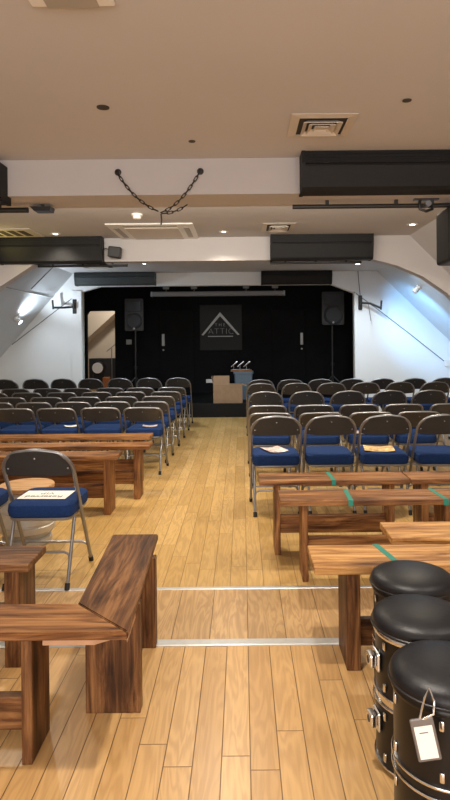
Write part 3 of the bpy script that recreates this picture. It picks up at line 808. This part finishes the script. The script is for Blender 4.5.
# ------------------------------------------------------------------ folding chairs
def make_chair(kind, label):
    H = .81 if kind == 'round' else .722
    cr = .125 if kind == 'round' else .06         # corner radius of the back tube
    hw = .205; fy, ty = .235, -.235               # front foot, back top
    bmt = M['chairmetal'] if kind == 'round' else M['chairmetal2']
    Y = lambda z: fy + (ty - fy) * z / H
    t = thing('folding_chair', label, 'chair')
    tr = .0115
    pts = [(-hw, Y(.012), .012), (-hw, Y(.3), .3), (-hw, Y(H - cr - .01), H - cr - .01)]
    ctop = H - tr
    def arc(cx, a0, a1, n=7):
        return [(cx + cr * math.cos(a0 + (a1 - a0) * k / n), Y(ctop - cr + cr * math.sin(a0 + (a1 - a0) * k / n)), ctop - cr + cr * math.sin(a0 + (a1 - a0) * k / n)) for k in range(n + 1)]
    rise = .010 if kind == 'round' else .004
    pts += arc(-hw + cr, PI, PI/2)
    for k in range(1, 6):
        x = (-hw + cr) + (2 * hw - 2 * cr) * k / 6
        z = ctop + rise * math.sin(PI * k / 6); pts.append((x, Y(z), z))
    pts += arc(hw - cr, PI/2, 0)
    pts += [(hw, Y(.3), .3), (hw, Y(.012), .012)]
    link_bm('frame', tb(pts, tr, 10), M['steel'], t, True)
    # backrest: pressed metal panel
    nb = 18; bm = bmesh.new(); cols = []
    zb0 = H - .168 if kind == 'round' else H - .165
    for i in range(nb + 1):
        x = -hw + .003 + (2 * hw - .006) * i / nb
        ax = abs(x)
        if ax > hw - cr: ztop = ctop - cr + math.sqrt(max(0, cr * cr - (ax - hw + cr) ** 2))
        else: ztop = ctop + rise * math.cos(ax / (hw - cr) * PI / 2) * .8
        zbot = zb0 + (.022 * (ax / hw) ** 2 if kind == 'flat' else .012 * (ax / hw) ** 4)
        ztop = max(ztop, zbot + .004)
        col = []
        bow = .026 * (1 - (x / hw) ** 2)
        for j in range(7):
            z = zbot + (ztop - zbot) * j / 6
            col.append((x, Y(z) - bow, z))
        cols.append(col)
    F = [[bm.verts.new(p) for p in c] for c in cols]
    Bk = [[bm.verts.new((p[0], p[1] + .010, p[2])) for p in c] for c in cols]
    for i in range(nb):
        for j in range(6):
            bm.faces.new((F[i][j], F[i + 1][j], F[i + 1][j + 1], F[i][j + 1]))
            bm.faces.new((Bk[i][j], Bk[i][j + 1], Bk[i + 1][j + 1], Bk[i + 1][j]))
        bm.faces.new((F[i][0], Bk[i][0], Bk[i + 1][0], F[i + 1][0])); bm.faces.new((F[i][6], F[i + 1][6], Bk[i + 1][6], Bk[i][6]))
    for j in range(6):
        bm.faces.new((F[0][j], F[0][j + 1], Bk[0][j + 1], Bk[0][j])); bm.faces.new((F[nb][j], Bk[nb][j], Bk[nb][j + 1], F[nb][j + 1]))
    link_bm('backrest', bm, bmt, t, True)
    for s in (-1, 0, 1):
        z = H - .05 if s == 0 else zb0 + .05
        x = s * (hw - .03); bow = .026 * (1 - (x / hw) ** 2)
        link_bm('rivet', xf(lt([(.006, 0), (.005, .003), (0, .004)], 10), Matrix.Translation((x, Y(z) - bow, z)) @ Matrix.Rotation(PI/2 , 4, 'X')), M['steel'], t)
    # seat
    bm = bmesh.new()
    stack(bm, [(.378, .178, .19, .05), (.386, .188, .200, .055), (.398, .188, .200, .055), (.402, .176, .188, .05)], 0, .035)
    link_bm('seat_pan', bm, M['steel'], t, True)
    bm = bmesh.new()
    stack(bm, [(.398, .182, .193, .05), (.406, .194, .206, .06), (.435, .200, .212, .065), (.470, .196, .208, .065), (.484, .178, .190, .06), (.489, .12, .13, .05), (.490, .04, .05, .02)], 0, .035)
    link_bm('cushion', bm, M['fabric'], t, True)
    # rear legs and bars
    xl = hw - .024
    for s in (-1, 1):
        lg_ = link_bm('leg', tb([(s * xl, -.225, .012), (s * xl, -.06, .385)], .0105, 10), M['steel'], t, True)
        link_bm('rubber_foot', tb([(s * xl, -.2325, 0), (s * xl, -.218, .035)], .015, 10), M['rubber'], lg_, True)
        link_bm('rubber_foot', tb([(s * hw, Y(0), 0), (s * hw, Y(.035), .035)], .015, 10), M['rubber'], t, True)
        link_bm('hinge', tb([(s * (hw + .004), Y(.44), .44), (s * (xl - .012), Y(.44), .44)], .016, 10), M['steel'], t, True)
    zc = .19; yc = -.225 + .175 * zc / .41
    link_bm('crossbar', tb([(-xl, yc - .02, zc - .05), (-xl + .012, yc - .004, zc - .012), (-xl + .04, yc, zc), (xl - .04, yc, zc), (xl - .012, yc - .004, zc - .012), (xl, yc - .02, zc - .05)], .008, 8), M['steel'], t, True)
    zc = .155; yc = Y(zc)
    link_bm('crossbar', tb([(-hw, Y(zc - .04), zc - .04), (-hw + .012, Y(zc - .01), zc - .01), (-hw + .04, yc, zc), (hw - .04, yc, zc), (hw - .012, Y(zc - .01), zc - .01), (hw, Y(zc - .04), zc - .04)], .008, 8), M['steel'], t, True)
    return t
ORD = ['aisle chair', 'second from the aisle', 'third from the aisle', 'fourth from the aisle', 'fifth from the aisle', 'sixth from the aisle', 'seventh from the aisle', 'eighth from the aisle']
ROWN = ['first', 'second', 'third', 'fourth', 'fifth', 'sixth']
proto = {}
SEATS = {}
def place_chair(kind, x, yback, label, group, rz=0):
    loc = (x, yback + .235, 0)
    if kind not in proto:
        r = make_chair(kind, label); r.location = loc; r.rotation_euler = (0, 0, rz); r['group'] = group; proto[kind] = r
        return r
    return dup(proto[kind], loc, rz, label, group)
# single chairs near the camera at left
place_chair('round', -1.205, 3.46, 'dark grey folding chair with a reserved sign on its blue seat', 'folding chairs near the left benches')
place_chair('round', -1.72, 3.46, 'folding chair cut off at left edge beside the reserved chair', 'folding chairs near the left benches')
R_ROWS = [('round', 4.86, .454, 4), ('flat', 5.80, .483, 4), ('flat', 6.48, .493, 5), ('round', 7.12, .491, 5), ('round', 8.45, .489, 6), ('round', 9.20, .472, 7)]
L_ROWS = [('flat', 6.40, .458, 4), ('flat', 7.02, .462, 5), ('flat', 7.66, .475, 5), ('flat', 8.34, .482, 6), ('flat', 9.05, .472, 6), ('round', 9.85, .472, 7)]
def rows(spec, x0, sgn, side):
    for r, (kind, yb, sp, n) in enumerate(spec):
        for k in range(n):
            shp = 'round-backed' if kind == 'round' else 'flat-topped'
            lab = '%s grey folding chair, %s, %s row beyond the %s benches' % (shp, ORD[k], ROWN[r], side)
            x = x0 + sgn * sp * k + random.uniform(-.008, .008)
            yy = yb + random.uniform(-.015, .015)
            place_chair(kind, x, yy, lab, 'folding chairs in rows of the %s block' % side, random.uniform(-.025, .025))
            SEATS[(side, r, k)] = (x, yy + .235)
rows(R_ROWS, .275, 1, 'right')
rows(L_ROWS, -1.075, -1, 'left')

# papers on seats
ZSEAT = .4905
def sheet(name, x, y, w_, h_, rz, m, label, cat='leaflet', z=ZSEAT):
    bm = bmesh.new()
    n = 4; V = []
    for i in range(n + 1):
        for j in range(2):
            V.append(bm.verts.new(((i / n - .5) * w_, (j - .5) * h_, .001 + .010 * (abs(i / n - .5) * 2) ** 2)))
    T = [bm.verts.new(v.co + Vector((0, 0, .0012))) for v in V]
    for i in range(n):
        a, b, c, d = 2 * i, 2 * i + 2, 2 * i + 3, 2 * i + 1
        bm.faces.new((V[a], V[d], V[c], V[b])); bm.faces.new((T[a], T[b], T[c], T[d]))
        bm.faces.new((V[a], V[b], T[b], T[a])); bm.faces.new((V[d], T[d], T[c], V[c]))
    bm.faces.new((V[0], T[0], T[1], V[1])); bm.faces.new((V[-2], V[-1], T[-1], T[-2]))
    o = link_bm(name, bm, m, loc=(x, y, z)); o.rotation_euler = (0, 0, rz)
    return tag(o, label, cat)
def on(side, r, k, dx=0, dy=0): x, y = SEATS[(side, r, k)]; return x + dx, y + dy
x, y = on('right', 0, 0, -.01, .03); sheet('leaflet', x, y, .17, .24, .35, M['leaflet2'], 'white and red leaflet on aisle seat of first right row')
x, y = on('right', 0, 2, -.02, .02); sheet('leaflet', x, y, .25, .25, -.15, M['leaflet'], 'orange printed leaflet on third seat of first right row')
x, y = on('right', 1, 0, -.05, -.02); sheet('leaflet', x, y, .24, .2, .2, M['leaflet'], 'yellow leaflet on aisle seat of second right row')
x, y = on('right', 1, 2, -.03, -.02); sheet('leaflet', x, y, .22, .2, .1, M['leaflet2'], 'pale leaflet on third seat of second right row')
x, y = on('left', 0, 0, .05, -.04); sheet('leaflet', x, y, .16, .11, .1, M['leaflet2'], 'pale leaflet on aisle seat of first left row')
x, y = on('left', 0, 2, .1, .02); sheet('leaflet', x, y, .15, .1, .4, M['paper'], 'white paper on third seat of first left row')
# reserved sign
t = thing('reserved_sign', 'white paper sign reading Reserved VIP lying on the near blue seat', 'sign', (-1.215, 3.69, ZSEAT), -.04)
link_bm('sheet', bx(-.148, .148, -.085, .105, .0005, .002), M['paper'], t)
Mt = Matrix.Translation((0, -.035, .0022)) @ Matrix.Rotation(PI, 4, 'Z')
text_mesh('lettering', 'Reserved', .062, M['ink'], Mt, t, .0002)
text_mesh('lettering', 'VIP', .062, M['ink'], Matrix.Translation((0, .04, .0022)) @ Matrix.Rotation(PI, 4, 'Z'), t, .0002)

# ------------------------------------------------------------------ benches
def plank(x0, x1, y0, y1, z0, z1, b=.004):
    return bx(x0, x1, y0, y1, z0, z1, bev=b)
def bench(x0, x1, yf, D, label, w, h=.47, th=.034, legx=(.1, .1), legt=.05, legd=.2, tapes=(), str_z=(.12, .24), tape_label='teal tape strip', topw=None):
    cx = (x0 + x1) / 2; L = (x1 - x0) / 2
    t = thing('bench', label, 'bench', (cx, yf + D / 2, 0), 0, 'reclaimed wooden benches')
    topw = topw or w
    s = link_bm('seat_plank', plank(-L, L, -D / 2, D / 2, h - th, h, .005), M[topw + 'x'], t)
    a = -L + legx[0]; b = L - legx[1]
    for q in (a, b - legt):
        link_bm('leg', plank(q, q + legt, -legd / 2, legd / 2, 0, h - th - .0005), M[w + 'z'], t)
    link_bm('stretcher', plank(a + legt + .0005, b - legt - .0005, -.018, .018, str_z[0], str_z[1]), M[w + 'x'], t)
    for px_, wd, sk in tapes:
        bm = bmesh.new()
        xx = px_ - cx
        P = [(xx + sk, D / 2 + .0015), (xx + sk + wd, D / 2 + .0015), (xx + wd, -D / 2 - .0015), (xx, -D / 2 - .0015)]
        prism(bm, P, 'z', h + .0004, h + .0012)
        prism(bm, [(xx, h - th * 1.02), (xx + wd, h - th * 1.02), (xx + wd, h + .0012), (xx, h + .0012)], 'y', -D / 2 - .0022, -D / 2 - .0004)
        o = link_bm('tape', bm, M['teal'], t); o['label'] = tape_label
    return t
# left
bench(-2.75, at(149.5, 440, 5.9).x, 5.92, .24, 'wooden bench directly before the left chairs, farthest of three', 'md', h=.485, legx=(.1, .1), legt=.055)
bench(-2.6, at(149, 448, 5.40).x, 5.40, .24, 'middle wooden bench of three before the left chairs', 'md', h=.485, legx=(.1, .09), legt=.055)
bench(-2.5, at(117, 458, 4.93).x, 4.92, .24, 'wooden bench nearest the reserved chair, front one of three', 'md', h=.49, legx=(.1, .06), legt=.055)
bench(-2.3, -.945, 2.62, .25, 'dark wooden bench cut off at left edge behind corner bench', 'dk', legx=(.1, .045), legt=.07, h=.462)
# right
bench(.105, 1.105, 3.97, .24, 'wooden bench right before the right chairs with one teal tape strip', 'md', h=.50, legx=(.10, .10), legt=.04, tapes=[(.585, .028, -.01)])
bench(1.112, 2.1, 3.97, .24, 'wooden bench abutting the taped one at right edge before chairs', 'md', h=.50, legx=(.07, .1), legt=.05)
bench(.215, 1.42, 3.52, .25, 'wooden bench with two teal tape strips, second from right chairs', 'md', h=.488, legx=(.13, .2), legt=.035, tapes=[(.615, .028, .01), (1.175, .028, -.02)])
bench(.715, 1.9, 2.90, .26, 'golden wooden bench mostly hidden at right between taped benches', 'md', legx=(.12, .1), legt=.05, topw='gd')
bench(.30, 1.5, 2.565, .28, 'bright golden wooden bench behind drum stools with teal tape', 'dk', h=.46, legx=(.14, .12), legt=.062, legd=.22, str_z=(.06, .18), tapes=[(.662, .03, -.055)], topw='gd')

# mitred corner bench at left
HB = .45; TH = .028
t = thing('corner_bench', 'dark L-shaped corner bench with mitred planks at lower left', 'bench', (-.53, 2.1, 0))
o = Vector((-.53, 2.1, 0))
def lp(x, y): return (x - o.x, y - o.y)
bm = pr([lp(-.628, 2.265), lp(-.398, 2.038), lp(-.438, 3.06), lp(-.668, 3.06)], 'z', HB - TH, HB)
bmesh.ops.bevel(bm, geom=bm.edges[:], offset=.004, segments=2, affect='EDGES'); link_bm('seat_plank', bm, M['dky'], t)
bm = pr([lp(-.398, 2.034), lp(-.629, 2.262), lp(-1.75, 2.262), lp(-1.75, 2.034)], 'z', HB - TH, HB)
bmesh.ops.bevel(bm, geom=bm.edges[:], offset=.004, segments=2, affect='EDGES'); link_bm('seat_plank', bm, M['mdx'], t)
def cleg(x0, x1, y0, y1, m): 
    a = lp(x0, y0); b = lp(x1, y1)
    link_bm('leg', plank(a[0], b[0], a[1], b[1], 0, HB - TH - .0005), m, t)
cleg(-.617, -.405, 2.315, 2.365, M['dkz'])
cleg(-.63, -.415, 2.80, 2.85, M['dkz'])
cleg(-.762, -.725, 2.037, 2.225, M['dkz'])
cleg(-1.66, -1.62, 2.037, 2.225, M['dkz'])
a = lp(-1.619, 2.09); b = lp(-.763, 2.13); link_bm('stretcher', plank(a[0], b[0], a[1], b[1], .085, .20), M['dkx'], t)
a = lp(-.52, 2.366); b = lp(-.48, 2.799); link_bm('stretcher', plank(a[0], b[0], a[1], b[1], .085, .20), M['dky'], t)
bm = pr([lp(-.70, 2.075), lp(-.52, 2.075), lp(-.47, 2.11), lp(-.47, 2.18), lp(-.70, 2.18)], 'z', HB - TH - .035, HB - TH - .0005)
c = link_bm('corner_block', bm, M['palewood'], t); c['label'] = 'pale new wood support block'
bm = pr([lp(-.415, 2.12), lp(-.42, 2.31), lp(-.45, 2.31), lp(-.45, 2.18)], 'z', HB - TH - .05, HB - TH - .0005)
c = link_bm('corner_block', bm, M['palewood'], t); c['label'] = 'pale new wood support block'

# ------------------------------------------------------------------ keg seat behind the reserved chair
kc = at(27, 487, 4.30)
t = thing('keg_stool', 'steel keg with round wooden top behind the reserved chair', 'stool', (kc.x, 4.30, 0))
link_bm('keg_body', lt([(.0, 0), (.16, 0), (.17, .012), (.17, .05), (.155, .058), (.165, .075), (.19, .10), (.194, .14), (.188, .145), (.188, .155), (.194, .16), (.194, .24), (.188, .245), (.188, .255), (.194, .26), (.19, .30), (.165, .33), (.155, .345), (.17, .352), (.17, .385), (.0, .385)], 40), M['steelkeg'], t, True)
link_bm('wooden_top', lt([(0, .386), (.185, .386), (.19, .391), (.19, .412), (.185, .417), (0, .417)], 40), M['disc'], t, True)

# ------------------------------------------------------------------ drum stools
def drum_stool(x, y, R, label, rot=0.0, H=.50, chrome=False, brackets=()):
    t = thing('drum_stool', label, 'stool', (x, y, 0), 0, 'stools made from black drums')
    # two shells one on another
    zsplit = H * .47
    zt = H - .045
    for z0, z1 in ((.015, zsplit - .012), (zsplit + .012, zt)):
        sh = link_bm('shell', lt([(R * .9, z0), (R * .975, z0), (R * .975, z1), (R * .9, z1)], 48), M['shell'], t, True)
        for zz in (z0 + .004, z1 - .004):
            if zz > zt - .03: continue
            prof = [(R * .978, zz - .004), (R * 1.012, zz - .004), (R * 1.022, zz - .002), (R * 1.022, zz + .002), (R * 1.012, zz + .004), (R * .978, zz + .004)]
            link_bm('hoop', lt(prof, 48), M['chrome'], sh, True)
        for k in range(6):
            an = rot + k * 2 * PI / 6
            q = Matrix.Rotation(an, 4, 'Z')
            zm = (z0 + z1) / 2
            for za, zb_, zr in ((z1 - .05, z1 - .022, z1), (z0 + .022, z0 + .05, z0)):
                lug = link_bm('lug', xf(bx(R * .97, R * 1.025, -.007, .007, za, zb_, bev=.004), q), M['chrome'], sh, True)
    link_bm('joint_band', lt([(R * .95, zsplit - .011), (R * .985, zsplit - .011), (R * .985, zsplit + .011), (R * .95, zsplit + .011)], 48), M['chrome'] if chrome else M['shell'], t, True)
    # top hoop carrying the cushion
    prof = [(R * .978, zt - .010), (R * 1.02, zt - .012), (R * 1.03, zt - .008), (R * 1.03, zt - .002), (R * 1.015, zt + .003), (R * .978, zt + .003)]
    link_bm('hoop', lt(prof, 48), M['chrome'] if chrome else M['shell'], t, True)
    prof = [(0, zt + .0035), (R * .99, zt + .0035), (R * 1.04, zt + .010), (R * 1.05, zt + .022), (R * 1.035, zt + .031), (R * 1.01, zt + .038), (R * .95, zt + .046), (R * .80, zt + .055), (R * .5, zt + .063), (R * .2, zt + .066), (0, zt + .0665)]
    link_bm('cushion', lt(prof, 56), M['vinyl'], t, True)
    link_bm('piping', tb([(R * 1.047 * math.cos(a), R * 1.047 * math.sin(a), zt + .012) for a in [2 * PI * k / 48 for k in range(48)]], .005, 6, closed=True), M['vinyl'], t, True)
    # tom-mount brackets
    for zz in brackets:
        bm = bmesh.new()
        an = PI + .12
        box(bm, R * .97, R * 1.05, -.03, .03, zz - .035, zz + .03, bev=.006)
        box(bm, R * 1.05, R * 1.20, -.024, .024, zz - .022, zz + .022, bev=.007)
        b_ = link_bm('bracket', xf(bm, Matrix.Rotation(an, 4, 'Z')), M['chrome'], t)
        bm = tb([(R * 1.2005, 0, zz), (R * 1.206, 0, zz)], .012, 14)
        link_bm('bracket_hole', xf(bm, Matrix.Rotation(an, 4, 'Z')), M['ventdark'], b_)
    return t
RD = .155
drum_stool(.667, 2.385, RD, 'black drum stool farthest back, touching the golden bench', .2)
drum_stool(.600, 2.05, RD, 'middle black drum stool showing two chrome mount brackets', .45, chrome=True, brackets=(.355, .155))
drum_stool(.578, 1.715, RD, 'nearest black drum stool with a white tag hanging on it', .1)
# tag on the nearest stool
tp = at(425, 738, 1.535)
t = thing('hang_tag', 'white card in grey sleeve hanging from the nearest drum stool', 'tag', (tp.x, 1.53, tp.z), -.12)
Rt = Matrix.Rotation(math.radians(-12), 4, 'Y')
bm = xf(bx(-.030, .030, -.003, .003, -.055, .055, bev=.004), Rt); link_bm('sleeve', bm, M['cardframe'], t)
link_bm('card', xf(bx(-.023, .023, -.0045, -.003, -.047, .036), Rt), M['paper'], t)
link_bm('print_line', xf(bx(-.012, .010, -.0049, -.0045, .018, .021), Rt), M['greycase'], t)
link_bm('loop', tb([Rt @ Vector((0, 0, .05)), Vector((.02, -.004, .068)), Vector((.022, .0, .10)), Vector((.012, .012, .125)), Vector((.0, .01, .10)), Rt @ Vector((-.004, 0, .052))], .0028, 6), M['chrome'], t, True)
